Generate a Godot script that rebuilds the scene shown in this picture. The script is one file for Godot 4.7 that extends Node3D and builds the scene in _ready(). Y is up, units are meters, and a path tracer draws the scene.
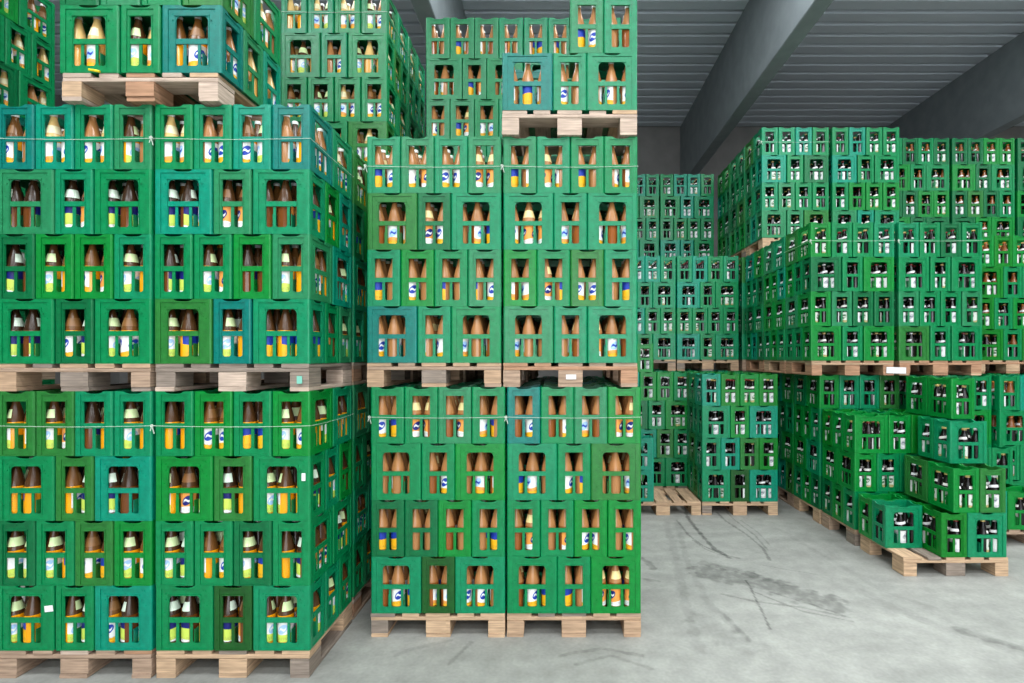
extends Node3D
# A drinks warehouse: stacks of green bottle crates on wooden half pallets.
# Distances: x to the right, y up, depth d in front of the camera is z = -d.

const H := 0.338            # one crate layer
const PALLET := 0.144
const ROOF := 17.0          # strength of each rooflight panel
const GATE := 36.0          # strength of the gate's daylight
const TIER := 1.496         # pallet + four layers
var used := {}
var rng := RandomNumberGenerator.new()

# ---------------------------------------------------------------- helpers
func numbered(called: String) -> String:
	var n: int = used.get(called, 0)
	used[called] = n + 1
	return called if n == 0 else "%s_%03d" % [called, n]

func tag(o: Node, label: String, category: String, group := "", kind := "") -> void:
	o.set_meta("label", label)
	if category: o.set_meta("category", category)
	if group: o.set_meta("group", group)
	if kind: o.set_meta("kind", kind)

func thing(called: String, label: String, category: String, at: Vector3, turn := 0.0, group := "") -> Node3D:
	var o := Node3D.new()
	o.name = numbered(called)
	add_child(o)
	o.position = at
	o.rotation.y = turn
	tag(o, label, category, group)
	return o

func part(called: String, mesh: Mesh, mat: Material, parent: Node, at := Vector3.ZERO) -> MeshInstance3D:
	var o := MeshInstance3D.new()
	o.name = called if parent != self else numbered(called)
	o.mesh = mesh
	if mat: o.material_override = mat
	o.position = at
	o.cast_shadow = GeometryInstance3D.SHADOW_CASTING_SETTING_ON
	parent.add_child(o, true)
	return o

func structure(called: String, mesh: Mesh, mat: Material, at := Vector3.ZERO, parent: Node = null) -> MeshInstance3D:
	var o := part(called, mesh, mat, parent if parent else self, at)
	if parent == null: o.set_meta("kind", "structure")
	return o

func nth(n: int) -> String:
	return ["first", "second", "third", "fourth", "fifth", "sixth"][n]

# A growing list of triangles with flat or given normals.
class Tris:
	var v := PackedVector3Array()
	var n := PackedVector3Array()
	var t := PackedVector2Array()
	func tri(a: Vector3, b: Vector3, c: Vector3, nn: Vector3) -> void:
		if (b - a).cross(c - a).dot(nn) > 0.0:
			v.append_array([a, c, b])
		else:
			v.append_array([a, b, c])
		n.append_array([nn, nn, nn])
		t.append_array([Vector2.ZERO, Vector2.ZERO, Vector2.ZERO])
	func quad(a: Vector3, b: Vector3, c: Vector3, d: Vector3, nn: Vector3) -> void:
		tri(a, b, c, nn)
		tri(a, c, d, nn)
	# a flat outline in the plane (U, W) at O, given thickness along N from w0 to w1
	func prism(poly: PackedVector2Array, w0: float, w1: float, O: Vector3, U: Vector3, W: Vector3, N: Vector3) -> void:
		var idx := Geometry2D.triangulate_polygon(poly)
		for k in range(0, idx.size(), 3):
			var p := []
			for j in 3: p.append(O + U * poly[idx[k + j]].x + W * poly[idx[k + j]].y)
			tri(p[0] + N * w1, p[1] + N * w1, p[2] + N * w1, N)
			tri(p[0] + N * w0, p[1] + N * w0, p[2] + N * w0, -N)
		var area := 0.0
		for k in poly.size():
			area += poly[k].cross(poly[(k + 1) % poly.size()])
		for k in poly.size():
			var a := poly[k]
			var b := poly[(k + 1) % poly.size()]
			var e := (b - a).normalized()
			var out2 := Vector2(e.y, -e.x) * signf(area)
			var A := O + U * a.x + W * a.y
			var B := O + U * b.x + W * b.y
			quad(A + N * w0, B + N * w0, B + N * w1, A + N * w1, (U * out2.x + W * out2.y).normalized())
	func box(lo: Vector3, hi: Vector3) -> void:
		prism(PackedVector2Array([Vector2(lo.x, lo.y), Vector2(hi.x, lo.y), Vector2(hi.x, hi.y), Vector2(lo.x, hi.y)]), lo.z, hi.z, Vector3.ZERO, Vector3.RIGHT, Vector3.UP, Vector3.BACK)
	func arrays() -> Array:
		var a := []
		a.resize(Mesh.ARRAY_MAX)
		a[Mesh.ARRAY_VERTEX] = v
		a[Mesh.ARRAY_NORMAL] = n
		a[Mesh.ARRAY_TEX_UV] = t
		return a
	func mesh() -> ArrayMesh:
		var m := ArrayMesh.new()
		m.add_surface_from_arrays(Mesh.PRIMITIVE_TRIANGLES, arrays())
		return m

func rect(u0: float, v0: float, u1: float, v1: float) -> PackedVector2Array:
	return PackedVector2Array([Vector2(u0, v0), Vector2(u1, v0), Vector2(u1, v1), Vector2(u0, v1)])

# concave filler of a rounded hole corner at c; sx, sy point into the hole
func fillet(c: Vector2, r: float, sx: float, sy: float) -> PackedVector2Array:
	var p := PackedVector2Array([c])
	for k in 5:
		var a := PI / 2 * k / 4.0
		p.append(c + Vector2(sx * r * (1.0 - sin(a)), sy * r * (1.0 - cos(a))))
	return p

# surface of revolution about y; profile of Vector2(radius, height)
func lathe(profile: Array, seg: int, turn := 1.0, tilt := 0.0) -> Array:
	var v := PackedVector3Array()
	var n := PackedVector3Array()
	var t := PackedVector2Array()
	var idx := PackedInt32Array()
	var h0: float = profile[0].y
	var h1: float = profile[-1].y
	for i in profile.size():
		var p: Vector2 = profile[i]
		var a: Vector2 = profile[maxi(i - 1, 0)]
		var b: Vector2 = profile[mini(i + 1, profile.size() - 1)]
		var dir := (b - a).normalized()
		for s in seg + 1:
			var ang := TAU * turn * s / seg
			v.append(Vector3(p.x * cos(ang), p.y + tilt * cos(ang), p.x * sin(ang)))
			n.append(Vector3(dir.y * cos(ang), -dir.x, dir.y * sin(ang)).normalized())
			t.append(Vector2(float(s) / seg, 1.0 - (p.y - h0) / maxf(h1 - h0, 1e-5)))
	for i in profile.size() - 1:
		for s in seg:
			var q := i * (seg + 1) + s
			idx.append_array([q, q + 1, q + seg + 2, q, q + seg + 2, q + seg + 1])
	var arr := []
	arr.resize(Mesh.ARRAY_MAX)
	arr[Mesh.ARRAY_VERTEX] = v
	arr[Mesh.ARRAY_NORMAL] = n
	arr[Mesh.ARRAY_TEX_UV] = t
	arr[Mesh.ARRAY_INDEX] = idx
	return arr

func single(arr: Array) -> ArrayMesh:
	var m := ArrayMesh.new()
	m.add_surface_from_arrays(Mesh.PRIMITIVE_TRIANGLES, arr)
	return m

# a box whose u runs along its longest side, for wood grain
func grain_box(size: Vector3, seed_shift: float) -> ArrayMesh:
	var T := Tris.new()
	var h := size / 2.0
	var c := 0.003
	var long := 0 if size.x >= size.z else 2
	# chamfered cross-section swept along the long axis
	var w := h.z if long == 0 else h.x
	var poly := PackedVector2Array([Vector2(-w + c, -h.y), Vector2(w - c, -h.y), Vector2(w, -h.y + c), Vector2(w, h.y - c), Vector2(w - c, h.y), Vector2(-w + c, h.y), Vector2(-w, h.y - c), Vector2(-w, -h.y + c)])
	if long == 0:
		T.prism(poly, -h.x, h.x, Vector3.ZERO, Vector3.BACK, Vector3.UP, Vector3.RIGHT)
	else:
		T.prism(poly, -h.z, h.z, Vector3.ZERO, Vector3.RIGHT, Vector3.UP, Vector3.BACK)
	for k in T.v.size():
		var p := T.v[k]
		var along := p.x if long == 0 else p.z
		var across := (p.z if long == 0 else p.x) if absf(T.n[k].y) > 0.5 else p.y * 1.4
		if absf(T.n[k][long]) > 0.7:
			T.t[k] = Vector2((p.x if long == 2 else p.z) * 0.8 + seed_shift, p.y * 3.0 + seed_shift)
		else:
			T.t[k] = Vector2(along * 0.7 + seed_shift, across * 2.0 + seed_shift * 1.7)
	return T.mesh()

# ---------------------------------------------------------------- materials
func plain(c: Color, rough: float, spec := 0.5) -> StandardMaterial3D:
	var m := StandardMaterial3D.new()
	m.albedo_color = c
	m.roughness = rough
	m.metallic_specular = spec
	return m

func noise_image(w: int, h: int, fn: Callable) -> ImageTexture:
	var im := Image.create(w, h, false, Image.FORMAT_RGB8)
	for y in h:
		for x in w:
			im.set_pixel(x, y, fn.call(x, y))
	return ImageTexture.create_from_image(im)

func new_noise(sd: int, freq: float, oct := 4) -> FastNoiseLite:
	var f := FastNoiseLite.new()
	f.seed = sd
	f.frequency = freq
	f.noise_type = FastNoiseLite.TYPE_SIMPLEX_SMOOTH
	f.fractal_octaves = oct
	return f

const TONES := [
	["emerald green", Color(0.000, 0.510, 0.290)],
	["bright green", Color(0.000, 0.515, 0.195)],
	["olive green", Color(0.155, 0.465, 0.195)],
	["teal green", Color(0.000, 0.545, 0.430)],
	["blue-teal", Color(0.000, 0.465, 0.415)],
	["deep green", Color(0.000, 0.415, 0.230)],
	["sea green", Color(0.020, 0.525, 0.345)],
	["grass green", Color(0.020, 0.475, 0.130)],
	["dull green", Color(0.145, 0.510, 0.325)],
	["dark olive", Color(0.100, 0.335, 0.125)],
]
var crate_mats := []
var crate_parts := {}
var crate_whole: ArrayMesh
var crate_stuff_mat: StandardMaterial3D
var crate_far: Array = []      # [Transform3D, Color]
var bottle_far := {}           # variant -> [Transform3D]
var pallet_far: Array = []
var woods := []

func make_crate_meshes() -> void:
	var body := Tris.new()
	var rim := Tris.new()
	var grid := Tris.new()
	var hl := 0.14975
	var hw := 0.09975
	var up := Vector3.UP
	# rounded corner posts, swept up
	for sx in [-1.0, 1.0]:
		for sz in [-1.0, 1.0]:
			for lvl in 2:
				var e := 0.032 if lvl == 0 else 0.034
				var th := 0.008 if lvl == 0 else 0.011
				var r := 0.010
				var p := PackedVector2Array()
				p.append(Vector2(e, 0.0))
				for k in 4:
					var a := PI / 2 * k / 3.0
					p.append(Vector2(r * (1.0 - sin(a)), r * (1.0 - cos(a))))
				p.append(Vector2(0.0, e))
				p.append(Vector2(th, e))
				p.append(Vector2(th, th))
				p.append(Vector2(e, th))
				var O := Vector3(sx * hl, 0.0 if lvl == 0 else 0.3165, sz * hw)
				(body if lvl == 0 else rim).prism(p, 0.0, 0.3165 if lvl == 0 else 0.0175, O, Vector3(-sx, 0, 0), Vector3(0, 0, -sz), up)
	# four sides
	var bars := []
	for side in 4:
		var wide := side < 2
		var h := hl if wide else hw
		var sgn := 1.0 if side % 2 == 0 else -1.0
		var N := Vector3(0, 0, sgn) if wide else Vector3(sgn, 0, 0)
		var U := Vector3(sgn, 0, 0) if wide else Vector3(0, 0, -sgn)
		var O := N * (hw if wide else hl)
		var win := 0.080 if wide else 0.0525
		var q := h - 0.032
		var put := func(T: Tris, poly: PackedVector2Array, w0: float, w1: float):
			T.prism(poly, w0, w1, O, U, up, N)
		put.call(body, rect(-q, 0.004, q, 0.0365), -0.0095, -0.0045)
		put.call(body, rect(-q, 0.0, q, 0.006), -0.008, 0.0)
		put.call(body, rect(-q, 0.0365, -win, 0.2815), -0.0095, -0.0045)
		put.call(body, rect(win, 0.0365, q, 0.2815), -0.0095, -0.0045)
		put.call(body, rect(-q, 0.2815, q, 0.3165), -0.0095, -0.0045)
		put.call(body, rect(-win - 0.007, 0.2820, win + 0.007, 0.2885), -0.005, 0.0005)
		# upright edging ribs beside the windows and little lugs
		for s in [-1.0, 1.0]:
			var x0: float = s * (win + 0.0035)
			put.call(body, rect(minf(x0, x0 + s * 0.003), 0.030, maxf(x0, x0 + s * 0.003), 0.283), -0.005, -0.0020)
			var x1: float = s * (win + 0.016)
			put.call(body, rect(x1 - 0.0025, 0.258, x1 + 0.0025, 0.264), -0.005, 0.0)
		# slots under the grip
		var cuts: Array = [-0.008, 0.008] if not wide else [-0.043, -0.029, 0.029, 0.043]
		for k in range(0, cuts.size(), 2):
			put.call(body, rect(cuts[k], 0.0365, cuts[k + 1], 0.142), -0.0095, -0.0045)
		var edges: Array = ([-win] + cuts + [win])
		for k in range(0, edges.size(), 2):
			put.call(body, fillet(Vector2(edges[k], 0.0365), 0.011, 1, 1), -0.0095, -0.0045)
			put.call(body, fillet(Vector2(edges[k + 1], 0.0365), 0.011, -1, 1), -0.0095, -0.0045)
		var rr := 0.024 if wide else 0.005
		put.call(body, fillet(Vector2(-win, 0.2815), rr, 1, -1), -0.0095, -0.0045)
		put.call(body, fillet(Vector2(win, 0.2815), rr, -1, -1), -0.0095, -0.0045)
		# grip bar between window and slots
		var bar := Tris.new()
		put.call(bar, PackedVector2Array([Vector2(-win, 0.143), Vector2(win, 0.143), Vector2(win, 0.169), Vector2(-win, 0.169)]), -0.0095, -0.0015)
		bars.append(bar)
		# rim with a finger dip in the middle
		var dip := PackedVector2Array()
		var q2 := h - 0.034
		dip.append(Vector2(-q2, 0.3165))
		dip.append(Vector2(q2, 0.3165))
		dip.append(Vector2(q2, 0.334))
		var dw := minf(0.052, q2 - 0.006)
		for k in 9:
			var f := 1.0 - 2.0 * k / 8.0
			dip.append(Vector2(dw * f, 0.334 - 0.0125 * (1.0 - f * f * f * f)))
		dip.append(Vector2(-q2, 0.334))
		put.call(rim, dip, -0.011, -0.0005)
	body.box(Vector3(-hl + 0.004, 0.003, -hw + 0.004), Vector3(hl - 0.004, 0.008, hw - 0.004))
	# low partition grid between the bottles
	grid.box(Vector3(-hl + 0.012, 0.0085, -0.0015), Vector3(hl - 0.012, 0.105, 0.0015))
	for x in [-0.048, 0.048]:
		grid.box(Vector3(x - 0.0015, 0.0085, -hw + 0.012), Vector3(x + 0.0015, 0.105, -0.0016))
		grid.box(Vector3(x - 0.0015, 0.0085, 0.0016), Vector3(x + 0.0015, 0.105, hw - 0.012))
	for T in [body, rim, grid] + bars:
		for k in T.v.size(): T.v[k] = T.v[k] * Vector3(1.0, 0.3372 / 0.334, 1.0)
	crate_parts = {"body": body.mesh(), "rim": rim.mesh(), "grid": grid.mesh(), "bars": []}
	var all := Tris.new()
	for T in [body, rim, grid] + bars:
		all.v.append_array(T.v)
		all.n.append_array(T.n)
		all.t.append_array(T.t)
	for b in bars: crate_parts.bars.append(b.mesh())
	crate_whole = all.mesh()

func make_crate_materials() -> void:
	var a := new_noise(3, 0.035, 4)
	var b := new_noise(5, 0.22, 2)
	# scuffed plastic: faint pale scratches and handling grime
	var tex := noise_image(256, 256, func(x: int, y: int) -> Color:
		var g := 0.93 + 0.10 * a.get_noise_2d(x, y) + 0.05 * b.get_noise_2d(x * 0.25, y * 1.6)
		return Color(g, g, g).clamp())
	var rough := noise_image(128, 128, func(x: int, y: int) -> Color:
		var g := 0.34 + 0.13 * a.get_noise_2d(x * 2.0 + 90, y * 2.0)
		return Color(g, g, g))
	for k in TONES.size() + 1:
		var m := plain(TONES[k][1] if k < TONES.size() else Color.WHITE, 1.0, 0.42)
		m.albedo_texture = tex
		m.roughness_texture = rough
		m.uv1_triplanar = true
		m.uv1_scale = Vector3.ONE * 2.3
		if k < TONES.size(): crate_mats.append(m)
		else:
			m.vertex_color_use_as_albedo = true
			crate_stuff_mat = m

func crate(at: Vector3, turn: float, tone: int, label: String, group: String) -> void:
	var o := thing("bottle_crate", label, "crate", at, turn, group)
	var m: Material = crate_mats[tone]
	part("body", crate_parts.body, m, o)
	part("rim", crate_parts.rim, m, o)
	for b in crate_parts.bars: part("grip_bar", b, m, o)
	part("bottle_divider", crate_parts.grid, m, o)

# ---------------------------------------------------------------- bottles
var glass_profile: Array = [Vector2(0.0, 0.002), Vector2(0.034, 0.0), Vector2(0.0405, 0.006), Vector2(0.0415, 0.02), Vector2(0.0415, 0.150), Vector2(0.0405, 0.166)]
var neck_profile: Array = [Vector2(0.0405, 0.166), Vector2(0.0375, 0.186), Vector2(0.031, 0.212), Vector2(0.0235, 0.240), Vector2(0.0165, 0.266), Vector2(0.0145, 0.283), Vector2(0.0150, 0.289)]
var label_profile: Array = [Vector2(0.0421, 0.030), Vector2(0.0421, 0.143)]
var neck_label_profile: Array = [Vector2(0.0379, 0.188), Vector2(0.0316, 0.213), Vector2(0.0262, 0.233)]
var collar_profile: Array = [Vector2(0.0378, 0.198), Vector2(0.0345, 0.212), Vector2(0.0320, 0.220)]
var cap_profile: Array = [Vector2(0.0166, 0.284), Vector2(0.0166, 0.298), Vector2(0.0150, 0.301), Vector2(0.0, 0.3012)]
var bottle_meshes := {}
var variants := {}
var label_art := []

func band_art(w: int, rows: Array) -> ImageTexture:
	# rows: [from 0..1, colour]; printed label with a slanted emblem and small lines
	var nz := new_noise(11 + rows.size(), 0.08, 2)
	return noise_image(w, 64, func(x: int, y: int) -> Color:
		var f := float(y) / 64.0 + 0.05 * sin(TAU * x / w)
		var c: Color = rows[0][1]
		for r in rows:
			if f >= r[0]: c = r[1]
		var u := fposmod(float(x) / w * 2.0, 1.0)
		var ex := (u - 0.5) / 0.30
		var ey := (float(y) / 64.0 - 0.42 - 0.30 * (u - 0.5)) / 0.21
		if rows[0].size() > 2:
			var d := ex * ex + ey * ey
			if d < 1.0: c = rows[0][2]
			if d < 0.55 and absf(ey + 0.3 * sin(ex * 4.0)) < 0.24: c = rows[0][3]
		if y > 50 and y < 58 and (y % 3) == 0 and nz.get_noise_2d(x * 3.0, y) > -0.1: c = c.lerp(Color(0.25, 0.25, 0.3), 0.5)
		return c)

func make_bottles() -> void:
	var white := Color(0.90, 0.90, 0.88)
	var navy := Color(0.06, 0.10, 0.42)
	var blue := Color(0.10, 0.22, 0.62)
	var yellow := Color(0.93, 0.68, 0.10)
	var lime := Color(0.76, 0.84, 0.34)
	var orange := Color(0.92, 0.60, 0.28)
	var sky := Color(0.62, 0.76, 0.90)
	label_art = [
		band_art(128, [[0.0, white, blue, white], [0.78, yellow]]),
		band_art(128, [[0.0, navy], [0.38, lime], [0.9, white]]),
		band_art(128, [[0.0, orange, navy, white], [0.74, white]]),
		band_art(128, [[0.0, white, sky, white], [0.62, lime], [0.86, lime]]),
		band_art(128, [[0.0, blue], [0.42, yellow], [0.85, yellow]]),
		band_art(128, [[0.0, white, sky, blue], [0.70, orange], [0.86, yellow]]),
		band_art(128, [[0.0, Color(0.86, 0.86, 0.85), Color(0.70, 0.71, 0.72), Color(0.45, 0.46, 0.5)], [0.9, Color(0.8, 0.8, 0.8)]]),
		band_art(128, [[0.0, Color(0.80, 0.82, 0.78), Color(0.30, 0.42, 0.30), Color(0.85, 0.85, 0.8)], [0.8, Color(0.72, 0.66, 0.42)]]),
	]
	var tan_ := Color(0.645, 0.445, 0.265)
	var amber := Color(0.55, 0.31, 0.13)
	var oj := Color(0.93, 0.62, 0.06)
	var dk := Color(0.060, 0.040, 0.035)
	var brown := Color(0.29, 0.185, 0.09)
	# name: [body colour, neck colour, label art, neck label colour or null, cap colour, words]
	var list := {
		"orange_blue": [oj, brown, 4, null, Color(0.85, 0.6, 0.1), "orange juice"],
		"orange_lime": [oj, brown, 3, Color(0.78, 0.85, 0.62), white, "orange juice"],
		"orange_white": [oj, Color(0.42, 0.27, 0.12), 0, Color(0.50, 0.34, 0.17), white, "orange juice"],
		"brown_navy": [Color(0.40, 0.22, 0.08), Color(0.20, 0.13, 0.07), 1, Color(0.80, 0.86, 0.78), white, "brown juice"],
		"brown_swirl": [Color(0.42, 0.24, 0.09), brown, 2, Color(0.46, 0.30, 0.14), Color(0.8, 0.8, 0.82), "brown juice"],
		"tan_blue": [tan_, tan_, 4, null, Color(0.86, 0.84, 0.78), "tan juice"],
		"tan_white": [tan_, tan_, 0, null, white, "tan juice"],
		"tan_swirl": [amber, tan_, 2, Color(0.88, 0.80, 0.55), white, "amber juice"],
		"tan_sky": [amber, Color(0.60, 0.41, 0.24), 5, null, white, "amber juice"],
		"cream_white": [Color(0.85, 0.62, 0.30), Color(0.84, 0.70, 0.44), 5, Color(0.86, 0.82, 0.66), white, "pale juice"],
		"dark_white": [dk, dk, 6, Color(0.86, 0.86, 0.85), Color(0.52, 0.16, 0.15), "dark"],
		"dark_green": [Color(0.05, 0.05, 0.035), dk, 7, Color(0.84, 0.83, 0.80), Color(0.78, 0.66, 0.40), "dark"],
		"dark_plain": [dk, dk, 6, Color(0.84, 0.84, 0.84), Color(0.85, 0.85, 0.85), "dark"],
		"dark_amber": [dk, Color(0.50, 0.29, 0.13), 6, Color(0.84, 0.83, 0.82), Color(0.82, 0.50, 0.20), "dark"],
	}
	bottle_meshes = {"glass": single(lathe(glass_profile, 16)), "neck": single(lathe(neck_profile, 16)), "label": single(lathe(label_profile, 12, 0.64)), "neck_label": single(lathe(neck_label_profile, 10, 0.5)), "cap": single(lathe(cap_profile, 12))}
	for key in list:
		var d: Array = list[key]
		var g := plain(d[0], 0.12, 0.5)
		var nk := plain(d[1], 0.22, 0.45)
		var lb := plain(Color.WHITE, 0.45, 0.4)
		lb.albedo_texture = label_art[d[2]]
		var cp := plain(d[4], 0.35)
		var nl: StandardMaterial3D = plain(d[3], 0.4) if d[3] != null else null
		var whole := ArrayMesh.new()
		var dark_one: bool = d[5] == "dark"
		for piece in [[glass_profile, g, 1.0], [neck_profile, nk, 1.0], [label_profile, lb, 0.64], [cap_profile, cp, 1.0]] + ([[collar_profile if dark_one else neck_label_profile, nl, 0.62 if dark_one else 0.5]] if nl else []):
			var prof: Array = piece[0]
			if dark_one: prof = prof.map(func(q: Vector2) -> Vector2: return Vector2(q.x, q.y * 0.885))
			whole.add_surface_from_arrays(Mesh.PRIMITIVE_TRIANGLES, lathe(prof, 12, piece[2], 0.007 if piece[0] == collar_profile else 0.0))
			whole.surface_set_material(whole.get_surface_count() - 1, piece[1])
		variants[key] = {"g": g, "n": nk, "l": lb, "nl": nl, "c": cp, "whole": whole, "words": d[5]}
		bottle_far[key] = []

const SETS := {
	"left": ["orange_blue", "orange_lime", "orange_white", "orange_lime", "brown_navy", "brown_swirl", "brown_navy", "orange_white"],
	"mid": ["tan_blue", "tan_white", "tan_swirl", "tan_sky", "tan_blue", "tan_white"],
	"pale": ["cream_white", "orange_lime", "cream_white", "orange_white", "tan_white"],
	"dark": ["dark_white", "dark_green", "dark_plain", "dark_plain", "dark_green"],
	"amber": ["dark_amber", "dark_amber", "dark_green"],
}

# six bottles of a crate; those near the face that is seen are objects of their own
func fill(at: Vector3, turn: float, kind: String, face: String, scale_by: float, words: String, group: String) -> void:
	var b := Basis(Vector3.UP, turn)
	var set_: Array = SETS[kind]
	var first: String = set_[rng.randi() % set_.size()]
	var second: String = set_[rng.randi() % set_.size()]
	for ix in 3:
		for iz in 2:
			var local := Vector3((ix - 1) * 0.096, 0.0085, (iz - 0.5) * 0.096)
			var off := b * local
			var pos := at + off * scale_by
			var key: String = [first, second, set_[rng.randi() % set_.size()]][rng.randi() % 3]
			var own := false
			var which := ""
			if face == "front":
				if absf(turn) < 0.1:
					own = iz == 1
					which = ["left one", "middle one", "right one"][ix]
				else:
					own = off.z > 0.06
					which = "left one" if off.x < 0 else "right one"
			var spin := rng.randf() * TAU
			if own and words != "":
				var v: Dictionary = variants[key]
				var dark: bool = kind == "dark" or kind == "amber"
				var o := thing("dark_bottle" if dark else "juice_bottle", "%s bottle, %s in %s" % [v.words, which, words], "bottle", pos, spin, group)
				o.scale = Vector3.ONE * scale_by
				if dark:
					var mi := part("glass", v.whole, null, o)
					mi.name = "glass"
				else:
					var gl := part("glass", bottle_meshes.glass, v.g, o)
					part("neck", bottle_meshes.neck, v.n, gl)
					part("label", bottle_meshes.label, v.l, o)
					if v.nl: part("neck_label", bottle_meshes.neck_label, v.nl, o)
					part("cap", bottle_meshes.cap, v.c, o)
			else:
				bottle_far[key].append(Transform3D(Basis(Vector3.UP, spin).scaled(Vector3.ONE * scale_by), pos))

# ---------------------------------------------------------------- pallets
var pallet_pieces: Array = []     # [name, mesh variants, position]
var pallet_whole: ArrayMesh
func make_pallet_meshes() -> void:
	var all: Array = []
	var add := func(called: String, size: Vector3, at: Vector3):
		var ms := []
		for k in 3: ms.append(grain_box(size, 0.37 * k + at.x * 1.3 + at.z))
		pallet_pieces.append([called, ms, at])
	var xs := [-0.3275, -0.164, 0.0, 0.164, 0.3275]
	for k in 5:
		add.call("deck_board", Vector3([0.145, 0.100, 0.145, 0.100, 0.145][k], 0.0215, 0.6), Vector3(xs[k], 0.133, 0.0))
	for z in [-0.2275, 0.2275]:
		add.call("stringer_board", Vector3(0.8, 0.0215, 0.145), Vector3(0, 0.111, z))
		for x in [-0.35, 0.0, 0.35]:
			add.call("block", Vector3(0.145 if x == 0.0 else 0.10, 0.0775, 0.145), Vector3(x, 0.061, z))
	for x in [-0.35, 0.0, 0.35]:
		add.call("bottom_board", Vector3(0.145 if x == 0.0 else 0.10, 0.0215, 0.6), Vector3(x, 0.011, 0))
	var st := SurfaceTool.new()
	st.begin(Mesh.PRIMITIVE_TRIANGLES)
	for p in pallet_pieces:
		st.append_from(p[1][0], 0, Transform3D(Basis(), p[2]))
	pallet_whole = st.commit()
	# wood: grain stretched along u
	var g1 := new_noise(21, 0.02, 4)
	var g2 := new_noise(22, 0.05, 3)
	var tex := noise_image(256, 256, func(x: int, y: int) -> Color:
		var ang := TAU * x / 256.0
		var gr := g1.get_noise_3d(cos(ang) * 14.0, sin(ang) * 14.0, y * 7.0)
		var bl := g2.get_noise_2d(x * 0.5, y)
		var v := 0.88 + 0.11 * gr + 0.13 * bl
		return Color(v, v * 0.985, v * 0.965).clamp())
	for c in [Color(0.82, 0.70, 0.58), Color(0.78, 0.66, 0.55), Color(0.60, 0.55, 0.51), Color(0.72, 0.62, 0.54), Color(0.82, 0.74, 0.68), Color(0.74, 0.58, 0.47)]:
		var m := plain(c, 0.85, 0.25)
		m.albedo_texture = tex
		woods.append(m)

func pallet(center: Vector3, own: bool, label: String, tone: int, feet := false) -> Node3D:
	if not own:
		pallet_far.append(Transform3D(Basis(), center))
		return null
	var o := thing("wooden_pallet", label, "pallet", center, 0.0, "wooden half pallets under the crates")
	for p in pallet_pieces:
		if feet and p[0] == "bottom_board": continue      # this kind stands on its blocks
		var w: int = tone
		if rng.randf() < 0.3: w = (tone + 1 + rng.randi() % 2) % woods.size()
		var jig := Vector3(rng.randf_range(-0.002, 0.002), 0, rng.randf_range(-0.004, 0.004)) if p[0] != "stringer_board" else Vector3.ZERO
		var piece := part(p[0], p[1][rng.randi() % 3], woods[w], o, p[2] + jig)
		if feet and p[0] == "block":
			piece.scale.y = 1.28
			piece.position.y = 0.0498
	return o

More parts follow.
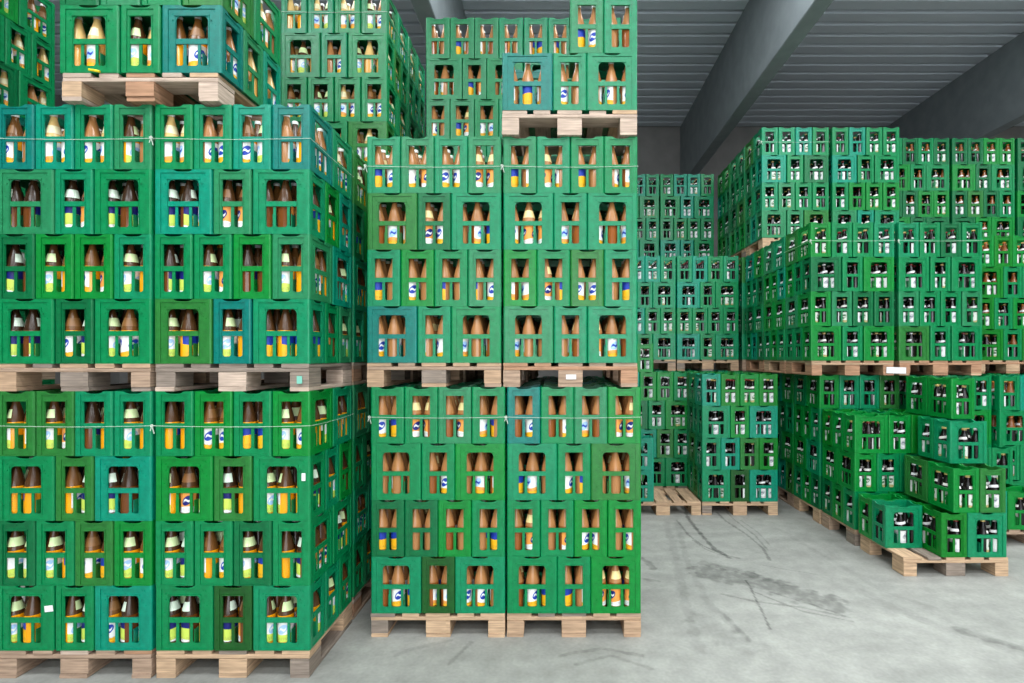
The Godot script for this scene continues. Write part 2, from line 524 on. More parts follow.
# ---------------------------------------------------------------- one pallet load
# x0 left edge, d depth of its front, t tier; o: options
func pile_up(x0: float, d: float, t: int, say: String, o := {}) -> void:
	var px: float = o.get("pitch", 0.2018)
	var s: float = o.get("scale", 1.0)
	var kind: String = o.get("kind", "dark")
	var kinds: Dictionary = o.get("kinds", {})
	var layers: Array = o.get("layers", [0, 1, 2, 3])
	var front: Array = o.get("front", [])          # layers whose front row are single objects
	var side: String = o.get("side", "")           # "L" or "R": that flank too
	var side_layers: Array = o.get("side_layers", layers)
	var bottles: bool = o.get("bottles", false)    # bottles in front are single objects
	var tones: Dictionary = o.get("tones", {})
	var pool: Array = o.get("pool", [0, 0, 1, 6, 8, 2, 5, 3])
	var skip: Array = o.get("skip", [])            # [layer, x index, row] left away
	var only: int = o.get("front_max", 9)
	var y0: float = t * TIER
	var width := px * 4.0 * s
	var xc := x0 + width / 2.0
	if o.get("pallet", true):
		pallet(Vector3(xc, y0, -d - 0.305), o.get("own_pallet", false), "%s wooden pallet under %s" % [["pale", "light brown", "grey weathered", "grey-brown", "pinkish pale", "brown"][o.get("wood", 0)], o.get("pallet_say", say)], o.get("wood", 0), o.get("feet", false))
	for L in layers:
		var y: float = y0 + PALLET + L * H * s + 0.0005
		var cells := []       # [x centre, z depth centre, turned, column, row]
		if L % 2 == 1:
			for c in 4:
				for r in 2:
					cells.append([x0 + (c + 0.5) * px * s, (r + 0.5) * 0.3025 * s, true, c, r])
		else:
			for r in 3:
				cells.append([x0 + 0.75 * px * s, (r + 0.5) * 0.2018 * s, false, 0, r])
			for r in 2:
				cells.append([x0 + 2.0 * px * s, (r + 0.5) * 0.3025 * s, true, 1, r])
			for r in 3:
				cells.append([x0 + 3.25 * px * s, (r + 0.5) * 0.2018 * s, false, 2, r])
		var last: int = 3 if L % 2 == 1 else 2
		for c in cells:
			if [L, c[3], c[4]] in skip: continue
			var tone: int = pool[rng.randi() % pool.size()]
			if c[4] == 0 and tones.has([L, c[3]]): tone = tones[[L, c[3]]]
			var jx := rng.randf_range(-0.0008, 0.0008)
			var jz := rng.randf_range(-0.0018, 0.0)
			var at := Vector3(c[0] + jx, y, -d - c[1] + jz)
			var turn: float = PI / 2 if c[2] else 0.0
			var is_front: bool = c[4] == 0 and L in front and c[3] < only
			var is_side: bool = c[4] > 0 and side != "" and L in side_layers and c[3] == (0 if side == "L" else last)
			var words := ""
			if is_front: words = "%s from left, %s layer, %s" % [nth(c[3]), nth(L), say]
			elif is_side: words = "%s back along flank, %s layer, %s" % [nth(c[4]), nth(L), say]
			var group := "green bottle crates on pallets"
			if (is_front or is_side) and not o.has("scale"):
				crate(at, turn, tone, "%s crate, %s" % [TONES[tone][0], words], group)
			elif is_front or is_side:
				crate(at, turn, tone, "%s crate, %s" % [TONES[tone][0], words], group)
				get_child(get_child_count() - 1).scale = Vector3.ONE * s
			else:
				var col: Color = TONES[tone][1].srgb_to_linear()
				crate_far.append([Transform3D(Basis(Vector3.UP, turn).scaled(Vector3.ONE * s), at), col])
			var bw := ""
			if bottles and is_front: bw = "%s crate, %s layer, %s" % [nth(c[3]), nth(L), say]
			fill(at, turn, kinds.get(L, kind), "front", s, bw, "dark bottles in the crates" if kind in ["dark", "amber"] else "juice bottles in the crates")
	if o.get("string", false):
		binding(x0, width, d, y0 + PALLET + 3.0 * H + 0.159, say)

# a crate put down by hand in the stepped stack
func lone(x0: float, d: float, y: float, wide: bool, tone: int, say: String) -> void:
	var w := 0.3 if wide else 0.2
	var dp := 0.2 if wide else 0.3
	var at := Vector3(x0 + w / 2.0, y + 0.0005, -d - dp / 2.0)
	var turn := 0.0 if wide else PI / 2
	crate(at, turn, tone, "%s crate, %s" % [TONES[tone][0], say], "green bottle crates on pallets")
	fill(at, turn, "dark", "front", 1.0, "crate, " + say, "dark bottles in the crates")

func tube_bar(T: Tris, a: Vector3, b: Vector3, r: float) -> void:
	var dir := (b - a).normalized()
	var e1 := dir.cross(Vector3.UP if absf(dir.y) < 0.9 else Vector3.RIGHT).normalized()
	var e2 := dir.cross(e1)
	for k in 6:
		var p := e1 * cos(TAU * k / 6) + e2 * sin(TAU * k / 6)
		var q := e1 * cos(TAU * (k + 1) / 6) + e2 * sin(TAU * (k + 1) / 6)
		T.quad(a + p * r, a + q * r, b + q * r, b + p * r, (p + q).normalized())

var string_mat: StandardMaterial3D
func binding(x0: float, width: float, d: float, y: float, say: String) -> void:
	var o := thing("binding_string", "thin pale string round the crates, %s" % say, "string", Vector3(x0, y, -d), 0.0, "binding strings round the pallet loads")
	var T := Tris.new()
	var e := 0.0026
	var c := [Vector3(-e, 0, e), Vector3(width + e, 0, e), Vector3(width + e, 0.0, -0.612), Vector3(-e, 0.0, -0.612)]
	for k in 4:
		# a little slack in every span
		var a: Vector3 = c[k]
		var b: Vector3 = c[(k + 1) % 4]
		for j in 6:
			var f0 := j / 6.0
			var f1 := (j + 1) / 6.0
			tube_bar(T, a.lerp(b, f0) - Vector3(0, 0.006 * sin(PI * f0), 0), a.lerp(b, f1) - Vector3(0, 0.006 * sin(PI * f1), 0), 0.0014)
	part("loop", T.mesh(), string_mat, o)
	var K := Tris.new()
	for k in 5:
		var a := TAU * k / 5
		tube_bar(K, Vector3(-0.004 + 0.008 * cos(a), 0.008 * sin(a), 0.009), Vector3(-0.004 + 0.008 * cos(a + 1.6), 0.008 * sin(a + 1.6), 0.012), 0.003)
	tube_bar(K, Vector3(-0.004, 0, 0.01), Vector3(0.008, -0.04, 0.011), 0.0022)
	tube_bar(K, Vector3(-0.004, 0, 0.01), Vector3(-0.012, -0.026, 0.012), 0.0022)
	part("knot", K.mesh(), string_mat, o)

# ---------------------------------------------------------------- the building
func corrugated(x0: float, x1: float, z0: float, z1: float, y: float) -> ArrayMesh:
	var T := Tris.new()
	var pitch := 0.272
	var z := z0
	var deep := 0.085
	while z < z1 - 0.001:
		var a := z
		var b := z + 0.185
		var c := z + 0.195
		var e := z + 0.262
		var f := z + pitch
		T.quad(Vector3(x0, y, a), Vector3(x1, y, a), Vector3(x1, y, b), Vector3(x0, y, b), Vector3.DOWN)
		T.quad(Vector3(x0, y, b), Vector3(x1, y, b), Vector3(x1, y + deep, c), Vector3(x0, y + deep, c), Vector3(0, -0.12, 0.993))
		T.quad(Vector3(x0, y + deep, c), Vector3(x1, y + deep, c), Vector3(x1, y + deep, e), Vector3(x0, y + deep, e), Vector3.DOWN)
		T.quad(Vector3(x0, y + deep, e), Vector3(x1, y + deep, e), Vector3(x1, y, f), Vector3(x0, y, f), Vector3(0, -0.12, -0.993))
		z += pitch
	T.box(Vector3(x0, y + deep + 0.002, z0), Vector3(x1, y + deep + 0.20, z1))
	return T.mesh()

func box_mesh(lo: Vector3, hi: Vector3) -> ArrayMesh:
	var T := Tris.new()
	T.box(lo, hi)
	return T.mesh()

func seg_dist(p: Vector2, a: Vector2, b: Vector2) -> float:
	var ab := b - a
	var f := clampf((p - a).dot(ab) / ab.length_squared(), 0.0, 1.0)
	return p.distance_to(a + ab * f)

const FX0 := -6.0
const FZ0 := -12.0
const FSIZE := 15.0
const FRES := 1400
func floor_texture() -> ImageTexture:
	var coarse := new_noise(31, 0.006, 4)
	var fine := new_noise(32, 0.06, 3)
	var speck := new_noise(33, 0.4, 2)
	var streak := new_noise(34, 0.02, 3)
	var data := PackedFloat32Array()
	data.resize(FRES * FRES)
	for y in FRES:
		for x in FRES:
			data[y * FRES + x] = 0.578 + 0.050 * coarse.get_noise_2d(x, y) + 0.045 * fine.get_noise_2d(x, y) + 0.035 * speck.get_noise_2d(x, y) + 0.035 * streak.get_noise_2d(x * 0.35, y * 2.2)
	# rubber marks and a dark worn patch, as they lie on the concrete: [points, half width, strength]
	var px := func(u: float, v: float) -> Vector2:
		var d := 553.0 * 1.675 / (v - 357.0)
		return Vector2((u - 556.0) * d / 553.0, -d)
	var strokes := [
		[[[685, 512], [689, 520], [701, 535], [714, 549], [729, 558]], 0.022, 0.20],
		[[[676, 520], [688, 535], [701, 545], [721, 554], [738, 558]], 0.012, 0.14],
		[[[692, 540], [705, 549], [725, 557]], 0.008, 0.12],
		[[[716, 512], [724, 520], [747, 535], [762, 548], [769, 560]], 0.014, 0.15],
		[[[726, 512], [734, 520], [754, 535], [767, 550]], 0.009, 0.12],
		[[[740, 520], [757, 532], [770, 546]], 0.007, 0.09],
		[[[708, 572], [745, 578], [785, 590], [826, 602]], 0.150, 0.13],
		[[[703, 563], [722, 567], [745, 573], [782, 583]], 0.060, 0.08],
		[[[721, 594], [754, 601], [800, 607], [843, 616]], 0.014, 0.11],
		[[[754, 592], [802, 611], [851, 621]], 0.012, 0.12],
		[[[770, 592], [810, 604], [848, 617]], 0.009, 0.10],
		[[[745, 580], [750, 588], [755, 599], [762, 613], [769, 629]], 0.008, 0.19],
		[[[762, 565], [790, 570], [815, 574]], 0.008, 0.07],
		[[[666, 522], [675, 556], [685, 604], [698, 650]], 0.040, 0.045],
		[[[676, 520], [686, 560], [706, 600], [745, 640]], 0.030, 0.045],
		[[[640, 558], [647, 562], [653, 568]], 0.035, 0.14],
		[[[640, 578], [650, 580], [658, 581]], 0.020, 0.10],
		[[[700, 622], [715, 634], [745, 646]], 0.12, 0.05],
		[[[720, 612], [732, 624], [748, 640]], 0.02, 0.07],
		[[[860, 590], [900, 612], [960, 634], [1022, 652]], 0.05, 0.04],
		[[[955, 628], [985, 638], [1020, 648]], 0.05, 0.09],
		[[[395, 655], [412, 648], [450, 640]], 0.02, 0.05],
		[[[448, 664], [462, 650], [470, 642]], 0.016, 0.09],
		[[[560, 655], [600, 648], [640, 655]], 0.018, 0.08],
		[[[575, 664], [610, 655], [650, 668]], 0.015, 0.07],
		[[[780, 530], [830, 560], [880, 590], [940, 610]], 0.03, 0.03],
	]
	var k := FSIZE / FRES
	for s in strokes:
		var pts := []
		for q in s[0]: pts.append(px.call(float(q[0]), float(q[1])))
		var hw: float = s[1]
		var r := Rect2(pts[0], Vector2.ZERO)
		for q in pts: r = r.expand(q)
		r = r.grow(hw * 2.0)
		for y in range(maxi(0, int((r.position.y - FZ0) / k)), mini(FRES, int((r.end.y - FZ0) / k) + 1)):
			for x in range(maxi(0, int((r.position.x - FX0) / k)), mini(FRES, int((r.end.x - FX0) / k) + 1)):
				var p := Vector2(FX0 + x * k, FZ0 + y * k)
				var dmin := 9.0
				for j in pts.size() - 1: dmin = minf(dmin, seg_dist(p, pts[j], pts[j + 1]))
				var edge := hw * (1.0 + 0.7 * fine.get_noise_2d(x * 1.5, y * 1.5 + 300))
				if dmin < edge:
					var grainy := clampf(0.85 + 0.6 * fine.get_noise_2d(x * 2.2 + 70, y * 2.2), 0.0, 1.0)
					var i := y * FRES + x
					data[i] -= float(s[2]) * grainy * clampf((edge - dmin) / (hw * 0.4), 0.0, 1.0)
	var bytes := PackedByteArray()
	bytes.resize(FRES * FRES * 3)
	for i in FRES * FRES:
		var v := clampf(data[i], 0.05, 1.0)
		bytes[i * 3] = int(v * 252.0)
		bytes[i * 3 + 1] = int(v * 252.0)
		bytes[i * 3 + 2] = int(v * 241.0)
	return ImageTexture.create_from_image(Image.create_from_data(FRES, FRES, false, Image.FORMAT_RGB8, bytes))

func _ready() -> void:
	rng.seed = 20240611
	# ------------------------------------------------ camera
	var cam := Camera3D.new()
	cam.name = "camera"
	cam.projection = Camera3D.PROJECTION_FRUSTUM
	cam.near = 0.05
	cam.far = 60.0
	var f := 553.0
	cam.size = 0.05 * 683.0 / f
	cam.frustum_offset = Vector2((512.0 - 556.0) / f, (357.0 - 341.5) / f) * 0.05
	cam.position = Vector3(0, 1.675, 0)
	add_child(cam)
	cam.current = true
	# ------------------------------------------------ environment and light
	var env := Environment.new()
	env.background_mode = Environment.BG_COLOR
	env.background_color = Color(0.0, 0.0, 0.0)
	env.tonemap_mode = Environment.TONE_MAPPER_LINEAR
	env.tonemap_exposure = 1.0
	env.sdfgi_enabled = true
	env.ssao_enabled = true
	env.ssil_enabled = true
	var we := WorldEnvironment.new()
	we.name = "world_environment"
	we.environment = env
	add_child(we)
	# translucent rooflights over the aisle where the photographer stands
	var glow := plain(Color(0.9, 0.92, 0.95), 0.6)
	glow.emission_enabled = true
	glow.emission = Color(0.93, 0.97, 1.0)
	glow.emission_energy_multiplier = 1.6
	var bays := [-3.45, 0.65, 4.75, 9.0]
	var wn_ := 0
	for z in [-4.6, -0.6, 3.0, 6.6]:
		for x in bays:
			wn_ += 1
			var w := structure("window_%d" % wn_, box_mesh(Vector3(x - 1.6, 6.36, z - 0.6), Vector3(x + 1.6, 6.398, z + 0.6)), glow)
			w.set_meta("label", "translucent rooflight panel in the corrugated ceiling")
			var a := AreaLight3D.new()
			a.name = "rooflight_%d" % wn_
			a.area_size = Vector2(3.2, 1.2)
			a.light_color = Color(0.97, 0.985, 1.0)
			a.light_energy = ROOF
			a.area_range = 40.0
			a.shadow_enabled = true
			a.position = Vector3(x, 6.34, z)
			a.rotation.x = -PI / 2
			add_child(a)
	# the wide loading gate behind the camera, a translucent daylight wall
	var gate := structure("door_1", box_mesh(Vector3(-4.0, 0.02, 9.24), Vector3(6.5, 4.6, 9.29)), glow)
	gate.set_meta("label", "wide translucent loading gate letting in daylight")
	var gl := AreaLight3D.new()
	gl.name = "gate_light"
	gl.area_size = Vector2(10.5, 4.5)
	gl.light_color = Color(0.98, 0.99, 1.0)
	gl.light_energy = GATE
	gl.area_range = 40.0
	gl.shadow_enabled = true
	gl.position = Vector3(1.25, 2.3, 9.22)
	add_child(gl)
	# ------------------------------------------------ building
	var fm := plain(Color.WHITE, 0.62, 0.4)
	fm.albedo_texture = floor_texture()
	var fl := Tris.new()
	var lo := Vector3(-9, -0.2, -11.6)
	var hi := Vector3(12, 0.0, 9.5)
	fl.box(lo, hi)
	for k in fl.v.size():
		fl.t[k] = Vector2((fl.v[k].x - FX0) / FSIZE, (fl.v[k].z - FZ0) / FSIZE)
	structure("floor", fl.mesh(), fm)
	var cm := plain(Color(0.74, 0.77, 0.80), 0.5, 0.5)
	structure("ceiling", corrugated(-9, 12, -11.6, 9.5, 6.40), cm)
	var wn := new_noise(41, 0.03, 4)
	var wt := noise_image(256, 256, func(x: int, y: int) -> Color:
		var g := 0.95 + 0.06 * wn.get_noise_2d(x, y)
		return Color(g, g, g).clamp())
	var wm := plain(Color(0.54, 0.53, 0.52), 0.9, 0.2)
	wm.albedo_texture = wt
	wm.uv1_triplanar = true
	wm.uv1_world_triplanar = true
	wm.uv1_scale = Vector3.ONE * 0.3
	structure("wall_back", box_mesh(Vector3(-9.2, 0, -11.6), Vector3(12.2, 6.6, -11.4)), wm)
	structure("wall_front", box_mesh(Vector3(-9.2, 0, 9.3), Vector3(12.2, 6.6, 9.5)), wm)
	structure("wall_left", box_mesh(Vector3(-9.2, 0, -11.6), Vector3(-9.0, 6.6, 9.5)), wm)
	structure("wall_right", box_mesh(Vector3(12.0, 0, -11.6), Vector3(12.2, 6.6, 9.5)), wm)
	var bm := plain(Color(0.55, 0.58, 0.59), 0.7, 0.3)
	bm.albedo_texture = wt
	bm.uv1_triplanar = true
	bm.uv1_world_triplanar = true
	bm.uv1_scale = Vector3.ONE * 0.4
	var say_beam := ["behind the middle stack", "over the open aisle", "above the far stacks"]
	var k0 := 0
	for x in [-1.44, 2.555, 6.79]:
		var T := Tris.new()
		# chamfered lower edges
		T.prism(PackedVector2Array([Vector2(0, 6.40), Vector2(0, 5.20), Vector2(0.01, 5.19), Vector2(0.18, 5.19), Vector2(0.19, 5.20), Vector2(0.19, 6.40)]), 0.0, 20.6, Vector3(x, 0, -11.38), Vector3.RIGHT, Vector3.UP, Vector3.BACK)
		var b := structure("ceiling_beam", T.mesh(), bm)
		tag(b, "long grey concrete ceiling beam %s" % say_beam[k0], "beam", "", "structure")
		var c := structure("column", box_mesh(Vector3(x - 0.05, 0, -11.398), Vector3(x + 0.30, 5.189, -11.1)), bm)
		tag(c, "grey concrete column carrying the beam %s" % say_beam[k0], "column", "", "structure")
		k0 += 1
	# ------------------------------------------------ crates, bottles, pallets
	make_crate_meshes()
	make_crate_materials()
	make_bottles()
	make_pallet_meshes()
	string_mat = plain(Color(0.74, 0.78, 0.72), 0.6)
	var every := [0, 1, 2, 3]
	# front stacks
	pile_up(-2.921, 2.88, 0, "lower pallet, leftmost stack", {"pitch": 0.2040, "kind": "left", "front": every, "bottles": true, "own_pallet": true, "wood": 3, "string": true, "pool": [0, 0, 6, 1, 8, 5],
		"tones": {[0, 0]: 0, [0, 1]: 0, [0, 2]: 3, [1, 0]: 5, [1, 1]: 0, [1, 2]: 2, [1, 3]: 1, [2, 0]: 0, [2, 1]: 2, [2, 2]: 3, [3, 0]: 2, [3, 1]: 2, [3, 2]: 6, [3, 3]: 6}})
	pile_up(-2.924, 2.88, 1, "upper pallet, leftmost stack", {"kinds": {3: "pale"}, "pitch": 0.2045, "kind": "left", "front": every, "bottles": true, "own_pallet": true, "wood": 1, "string": true, "pool": [0, 0, 6, 1, 8, 5],
		"tones": {[0, 0]: 0, [0, 1]: 5, [0, 2]: 0, [2, 0]: 8, [2, 1]: 6, [2, 2]: 0, [1, 0]: 5, [1, 1]: 1, [1, 2]: 1, [1, 3]: 6, [3, 0]: 4, [3, 1]: 3, [3, 2]: 6, [3, 3]: 8}})
	pile_up(-2.093, 2.88, 0, "lower pallet, second stack", {"pitch": 0.2035, "kind": "left", "front": every, "side": "R", "bottles": true, "own_pallet": true, "wood": 0, "string": true, "pool": [0, 1, 6, 5, 1],
		"tones": {[0, 0]: 0, [0, 1]: 9, [0, 2]: 6, [1, 0]: 0, [1, 1]: 0, [1, 2]: 5, [1, 3]: 0, [2, 0]: 1, [2, 1]: 2, [2, 2]: 0, [3, 0]: 0, [3, 1]: 1, [3, 2]: 0, [3, 3]: 1}})
	pile_up(-2.098, 2.88, 1, "upper pallet, second stack", {"kinds": {3: "pale"}, "pitch": 0.2045, "kind": "left", "front": every, "side": "R", "bottles": true, "own_pallet": true, "wood": 2, "string": true, "pool": [0, 6, 1, 8, 3],
		"tones": {[0, 0]: 2, [0, 1]: 4, [0, 2]: 6, [1, 0]: 0, [1, 1]: 0, [1, 2]: 1, [1, 3]: 8, [2, 0]: 3, [2, 1]: 8, [2, 2]: 6, [3, 0]: 0, [3, 1]: 6, [3, 2]: 3, [3, 3]: 4}})
	pile_up(-2.560, 2.84, 2, "pallet on top, left", {"pitch": 0.2050, "scale": 1.03, "kind": "pale", "layers": [0, 1], "front": [0, 1], "side": "R", "bottles": true, "own_pallet": true, "wood": 4, "pallet_say": "the crates on top of the two left stacks",
		"tones": {[0, 0]: 0, [0, 1]: 0, [0, 2]: 4}})
	# behind them
	for t in 2:
		pile_up(-2.100, 3.52, t, "second row behind second stack", {"pitch": 0.2045, "kind": "left", "own_pallet": true, "wood": 3, "pallet_say": ["second row, lower, behind the second stack", "second row, upper, behind the second stack"][t]})
	for q in 2:
		for t in 3:
			pile_up(-2.105, 4.22 + 0.62 * q, t, "tall stack at upper left", {"pitch": 0.2045, "kind": "pale", "front": (every if t == 2 and q == 0 else []), "string": t == 2 and q == 0, "pool": [6, 8, 0, 0, 2]})
	for t in 3:
		pile_up(-4.81, 3.82, t, "high stack at left edge", {"kind": "pale", "side": ("R" if t == 2 else ""), "side_layers": [1, 2, 3], "pool": [0, 0, 5, 1]})
	# middle double stack
	var mid_pool := [0, 0, 1, 6, 8, 2, 5, 3]
	pile_up(-1.107, 3.30, 0, "lower pallet, middle stack's left half", {"pitch": 0.2008, "kind": "mid", "front": every, "bottles": true, "own_pallet": true, "wood": 0, "string": true, "pool": mid_pool,
		"tones": {[0, 0]: 6, [0, 1]: 9, [0, 2]: 6, [1, 0]: 5, [1, 1]: 5, [1, 2]: 1, [1, 3]: 0, [2, 0]: 0, [2, 1]: 0, [2, 2]: 1, [3, 0]: 0, [3, 1]: 0, [3, 2]: 8, [3, 3]: 0}})
	pile_up(-0.294, 3.30, 0, "lower pallet, middle stack's right half", {"pitch": 0.2008, "kind": "mid", "front": every, "bottles": true, "own_pallet": true, "wood": 1, "string": true, "pool": mid_pool,
		"tones": {[0, 0]: 0, [0, 1]: 0, [0, 2]: 1, [1, 0]: 0, [1, 1]: 0, [1, 2]: 1, [1, 3]: 1, [2, 0]: 6, [2, 1]: 0, [2, 2]: 2, [3, 0]: 4, [3, 1]: 0, [3, 2]: 8, [3, 3]: 1}})
	pile_up(-1.131, 3.30, 1, "upper pallet, middle stack's left half", {"pitch": 0.2012, "kind": "mid", "front": every, "bottles": true, "own_pallet": true, "wood": 1, "string": true, "pool": mid_pool,
		"tones": {[0, 0]: 4, [0, 1]: 6, [0, 2]: 0, [1, 0]: 6, [1, 1]: 1, [1, 2]: 0, [1, 3]: 8, [2, 0]: 2, [2, 1]: 5, [2, 2]: 6, [3, 0]: 6, [3, 1]: 8, [3, 2]: 6, [3, 3]: 8}})
	pile_up(-0.316, 3.30, 1, "upper pallet, middle stack's right half", {"pitch": 0.2012, "kind": "mid", "front": every, "bottles": true, "own_pallet": true, "wood": 3, "string": true, "pool": mid_pool,
		"tones": {[0, 0]: 8, [0, 1]: 6, [0, 2]: 6, [1, 0]: 1, [1, 1]: 0, [1, 2]: 2, [1, 3]: 6, [2, 0]: 6, [2, 1]: 6, [2, 2]: 6, [3, 0]: 8, [3, 1]: 6, [3, 2]: 0, [3, 3]: 0}})
	pile_up(-0.320, 3.27, 2, "top pallet, middle stack", {"pitch": 0.2008, "kind": "mid", "layers": [0, 1], "front": [0, 1], "bottles": true, "own_pallet": true, "wood": 4, "tones": {[0, 0]: 4, [0, 1]: 6, [0, 2]: 6, [1, 2]: 8, [1, 3]: 6},
		"skip": [[1, 0, 0], [1, 1, 0], [1, 0, 1], [1, 1, 1], [1, 2, 1], [1, 3, 1]], "pallet_say": "the six crates topping the middle stack"})
	for t in 2:
		pile_up(-1.12, 3.925, t, "", {"kind": "mid"})
		pile_up(-0.305, 3.925, t, "", {"kind": "mid"})
	for t in 3:
		pile_up(-1.080, 4.58, t, "high stack behind the middle", {"kind": "mid", "front": ([1, 2, 3] if t == 2 else []), "pool": [6, 8, 0, 8]})
		pile_up(-0.268, 4.58, t, "high stack behind, further right", {"kind": "mid", "front": ([3] if t == 2 else []), "front_max": 2, "pool": [6, 8, 0, 8]})
	# far aisle end
	var right_pool := [0, 1, 0, 0, 6, 1, 5, 8, 0, 2, 3]
	pile_up(1.545, 5.85, 0, "low stack at aisle end", {"front": every, "own_pallet": true, "bottles": true, "wood": 0, "pool": right_pool, "tones": {[0, 0]: 6, [0, 1]: 9, [0, 2]: 3, [1, 0]: 6, [1, 1]: 3, [1, 2]: 2, [1, 3]: 7, [2, 0]: 6, [2, 1]: 1, [2, 2]: 3, [3, 0]: 3, [3, 1]: 7, [3, 2]: 1, [3, 3]: 7}})
	pile_up(1.55, 6.48, 0, "", {})
	pallet(Vector3(1.135, 0, -6.155), true, "pale wooden pallet, half empty, at the end of the aisle", 0)
	lone(0.737, 5.85, PALLET, true, 3, "bottom of two on the half-empty pallet")
	lone(0.737, 5.85, PALLET + H, true, 3, "upper of two on the half-empty pallet")
	pile_up(0.790, 6.55, 0, "stack behind half-empty pallet", {"front": every, "own_pallet": true, "wood": 1, "pool": right_pool})
	lone(0.955, 6.55, TIER - 0.0005, false, 1, "single one on top behind the half-empty pallet")
	for t in 2:
		pile_up(0.755, 7.2, t, "", {"pool": [0, 6, 3, 0], "own_pallet": t == 1, "wood": 1, "pallet_say": "upper tier of the far aisle end, left"})
		pile_up(1.575, 7.2, t, "", {"pool": [0, 6, 3, 0], "own_pallet": t == 1, "wood": 1, "pallet_say": "upper tier of the far aisle end, right"})
	for t in 3:
		pile_up(0.755, 8.50, t, "", {"pitch": 0.209, "pool": [0, 6, 3, 8]})
		pile_up(1.600, 8.50, t, "", {"pitch": 0.209, "pool": [0, 6, 3, 8]})
	# right block, upper tiers
	var kp := 0.2070
	for q in 3:
		pile_up(2.485, 5.40 + 0.63 * q, 1, ["right block's corner stack, upper tier", "right block, second row, upper tier", ""][q], {"pitch": kp, "front": (every if q == 0 else []), "bottles": q == 0, "side": "L" if q < 2 else "", "own_pallet": true, "wood": 5, "string": q == 0, "pool": right_pool,
			"pallet_say": "right block's upper corner, %s row" % nth(q)})
		pile_up(3.345, 5.40 + 0.63 * q, 1, "right block, second upper stack", {"pitch": kp, "front": (every if q == 0 else []), "bottles": q == 0, "own_pallet": q == 0, "wood": 5, "string": q == 0, "pool": right_pool})
		pile_up(3.47, 5.42 + 0.63 * q, 0, "", {"pool": right_pool})
	for q in 3:
		pile_up(2.515, 6.77 + 0.63 * q, 2, "right block's high corner stack", {"pitch": 0.2085, "front": (every if q == 0 else []), "own_pallet": q < 2, "wood": 0, "string": q == 0, "pool": right_pool, "pallet_say": "right block's high tier, %s row" % nth(q)})
	pile_up(3.380, 6.77, 2, "", {"pitch": 0.2085, "pool": right_pool})
	pile_up(2.45, 7.29, 1, "", {"pitch": 0.2050, "pool": right_pool})
	pile_up(2.45, 7.92, 1, "", {"pitch": 0.2050, "pool": right_pool})
	# far right
	pile_up(4.30, 5.36, 0, "far right stack, lower tier", {"kind": "amber", "front": every, "own_pallet": true, "wood": 5, "pool": [0, 3, 1, 0]})
	for t in 2:
		pile_up(4.55, 5.99, t, "far right stack, upper tier", {"kind": "amber", "front": (every if t == 1 else []), "own_pallet": t == 1, "wood": 5, "pool": [0, 1, 7, 0]})
	pile_up(5.40, 5.99, 1, "", {"kind": "amber", "pool": [0, 1, 7, 0]})
	pile_up(5.40, 5.99, 0, "", {"kind": "amber"})
	for t in 3:
		for q in 3:
			pile_up(4.25 + 0.84 * q, 7.1, t, "", {"kind": "amber", "pool": [0, 5, 1, 5, 2]})
	# right block, lower tier with the stepped front
	for q in 3:
		pile_up(2.640, 5.54 + 0.63 * q, 0, ["right block, third row, lower tier", "", ""][q], {"front": ([3] if q == 0 else []), "bottles": q == 0, "side": "L" if q == 0 else "", "own_pallet": q == 0, "wood": 0, "string": false, "pool": right_pool, "tones": {[3, 0]: 1, [3, 1]: 6, [3, 2]: 6, [3, 3]: 2}, "feet": true, "pallet_say": "third row of right block's floor pallets"})
	pile_up(2.645, 4.90, 0, "stepped stack's second row", {"layers": [0, 1, 2], "front": [1, 2], "bottles": true, "side": "L", "own_pallet": true, "wood": 1, "pool": [1, 0, 7, 5, 1], "tones": {[1, 0]: 1, [1, 1]: 0, [2, 0]: 1, [2, 1]: 1}, "feet": true, "pallet_say": "the second row of the stepped stack"})
	pile_up(3.50, 4.90, 0, "", {"pool": right_pool, "layers": [0, 1], "skip": [[1, 1, 0], [1, 2, 0], [1, 3, 0]]})
	pallet(Vector3(3.056, 0, -4.525), true, "pale wooden pallet under the front steps of the stepped stack", 0, true)
	var y1 := PALLET
	lone(2.640, 4.43, y1, true, 6, "standing low and open at the stepped stack's corner")
	lone(2.640, 4.635, y1, true, 1, "just behind the low open corner one")
	lone(2.945, 4.225, y1, false, 7, "bottom step, narrow end, beside the wide one")
	lone(2.945, 4.53, y1, false, 1, "bottom step, behind the narrow one")
	lone(3.148, 4.225, y1, true, 6, "bottom step, wide face, nearest floor corner")
	lone(3.148, 4.43, y1, true, 0, "bottom step, behind the wide one")
	lone(3.148, 4.635, y1, true, 0, "bottom step, rearmost of right column")
	var y2 := PALLET + H
	lone(3.045, 4.235, y2, false, 1, "second step, left of two narrow ends")
	lone(3.250, 4.235, y2, false, 2, "second step, right of two narrow ends")
	lone(3.045, 4.54, y2, false, 2, "second step, behind the left narrow end")
	lone(3.250, 4.54, y2, false, 0, "second step, behind the right narrow end")
	var y3 := PALLET + 2 * H
	lone(3.165, 4.44, y3, true, 6, "third step, wide face in front")
	lone(3.165, 4.645, y3, true, 0, "third step, right behind the wide one")
	var y4 := PALLET + 3 * H
	lone(3.295, 4.61, y4, false, 1, "top step, nearest narrow end")
	lone(3.295, 4.915, y4, false, 1, "top step, behind the nearest narrow end")
	# ------------------------------------------------ small things
	var paper := plain(Color(0.9, 0.9, 0.9), 0.7)
	var st1 := part("paper_label", box_mesh(Vector3(-0.022, -0.016, 0), Vector3(0.022, 0.016, 0.001)), paper, self, Vector3(-2.640, 0.365, -2.8785))
	st1.rotation.z = 0.12
	tag(st1, "small white paper label on the bottom left crate", "label")
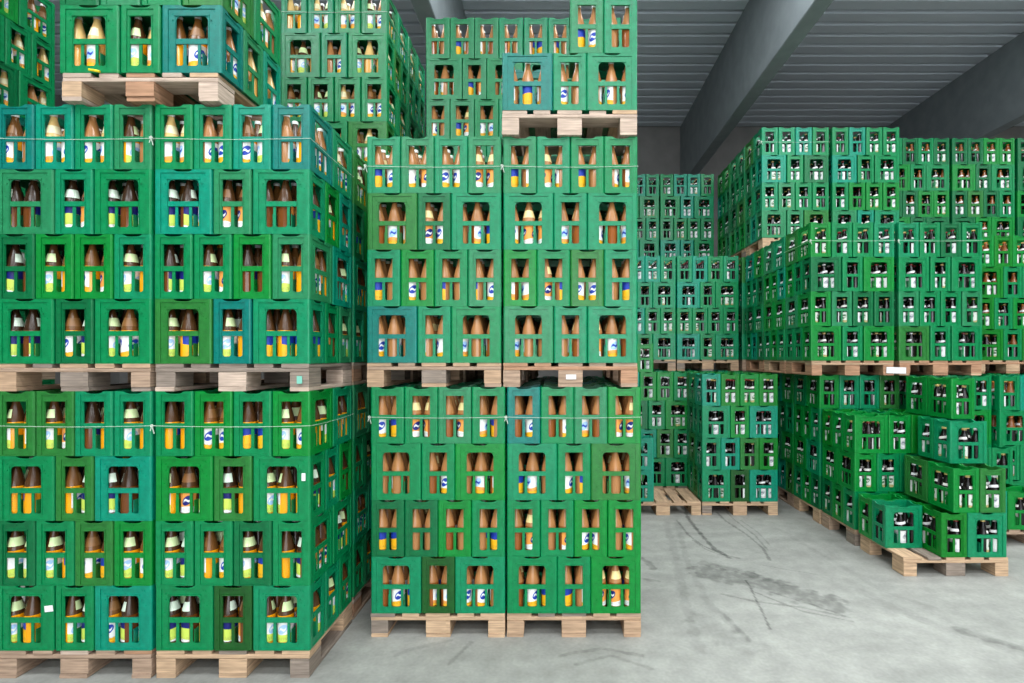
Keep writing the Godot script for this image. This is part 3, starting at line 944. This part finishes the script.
	var st2 := part("paper_sticker", box_mesh(Vector3(-0.010, -0.020, 0), Vector3(0.010, 0.020, 0.001)), paper, self, Vector3(-1.314, 1.050, -2.8785))
	tag(st2, "torn white sticker on second stack's corner crate", "sticker")
	var st3 := part("pallet_note", box_mesh(Vector3(-0.095, -0.030, 0), Vector3(0.095, 0.030, 0.002)), paper, self, Vector3(3.32, 1.545, -5.397))
	st3.rotation.z = -0.03
	tag(st3, "white paper note stuck on the right block's upper pallet", "note")
	var st4 := part("paper_tag", box_mesh(Vector3(-0.03, -0.014, 0), Vector3(0.03, 0.014, 0.001)), paper, self, Vector3(0.090, 1.556, -3.298))
	tag(st4, "white tag on the middle block of the middle stack's upper pallet", "tag")
	var st5 := part("paper_sticker", box_mesh(Vector3(-0.014, -0.020, 0), Vector3(0.014, 0.020, 0.001)), plain(Color(0.45, 0.72, 0.64), 0.6), self, Vector3(-1.335, 1.556, -2.878))
	tag(st5, "pale teal sticker on the grey pallet's corner block", "sticker")
	var yl := Tris.new()
	tube_bar(yl, Vector3(-0.03, 0, 0), Vector3(0.0, -0.006, 0.004), 0.006)
	tube_bar(yl, Vector3(0.0, -0.006, 0.004), Vector3(0.028, -0.012, 0.003), 0.006)
	var st6 := part("plastic_scrap", yl.mesh(), plain(Color(0.92, 0.82, 0.10), 0.5), self, Vector3(-2.36, 3.146, -2.830))
	tag(st6, "scrap of bright yellow plastic on the top left pallet's edge", "scrap")
	# ------------------------------------------------ what stands behind, as a mass
	mass("stacked_crates", crate_whole, crate_stuff_mat, crate_far, "green crates massed behind the front rows", "crates")
	var hold := Node3D.new()
	hold.name = "stored_bottles"
	add_child(hold)
	tag(hold, "bottles standing in the crates behind the front ones", "bottles", "", "stuff")
	for key in bottle_far:
		if bottle_far[key].is_empty(): continue
		var rows := []
		for tr in bottle_far[key]: rows.append([tr, Color.WHITE])
		mass(key + "_bottles", variants[key].whole, null, rows, "", "", hold)
	var prow := []
	for tr in pallet_far: prow.append([tr, Color.WHITE])
	mass("stacked_pallets", pallet_whole, woods[3], prow, "wooden pallets under the crates massed behind", "pallets")
	print("crates ", used.get("bottle_crate", 0), " juice ", used.get("juice_bottle", 0), " dark ", used.get("dark_bottle", 0), " far crates ", crate_far.size(), " pallets ", used.get("wooden_pallet", 0))

func mass(called: String, mesh: Mesh, mat: Material, rows: Array, label: String, category: String, parent: Node = null) -> void:
	var mm := MultiMesh.new()
	mm.transform_format = MultiMesh.TRANSFORM_3D
	mm.use_colors = mat != null
	mm.mesh = mesh
	mm.instance_count = rows.size()
	for i in rows.size():
		mm.set_instance_transform(i, rows[i][0])
		if mat != null: mm.set_instance_color(i, rows[i][1])
	var o := MultiMeshInstance3D.new()
	o.name = called
	o.multimesh = mm
	if mat: o.material_override = mat
	(parent if parent else self).add_child(o)
	o.set_meta("kind", "stuff")
	if label: tag(o, label, category, "", "stuff")
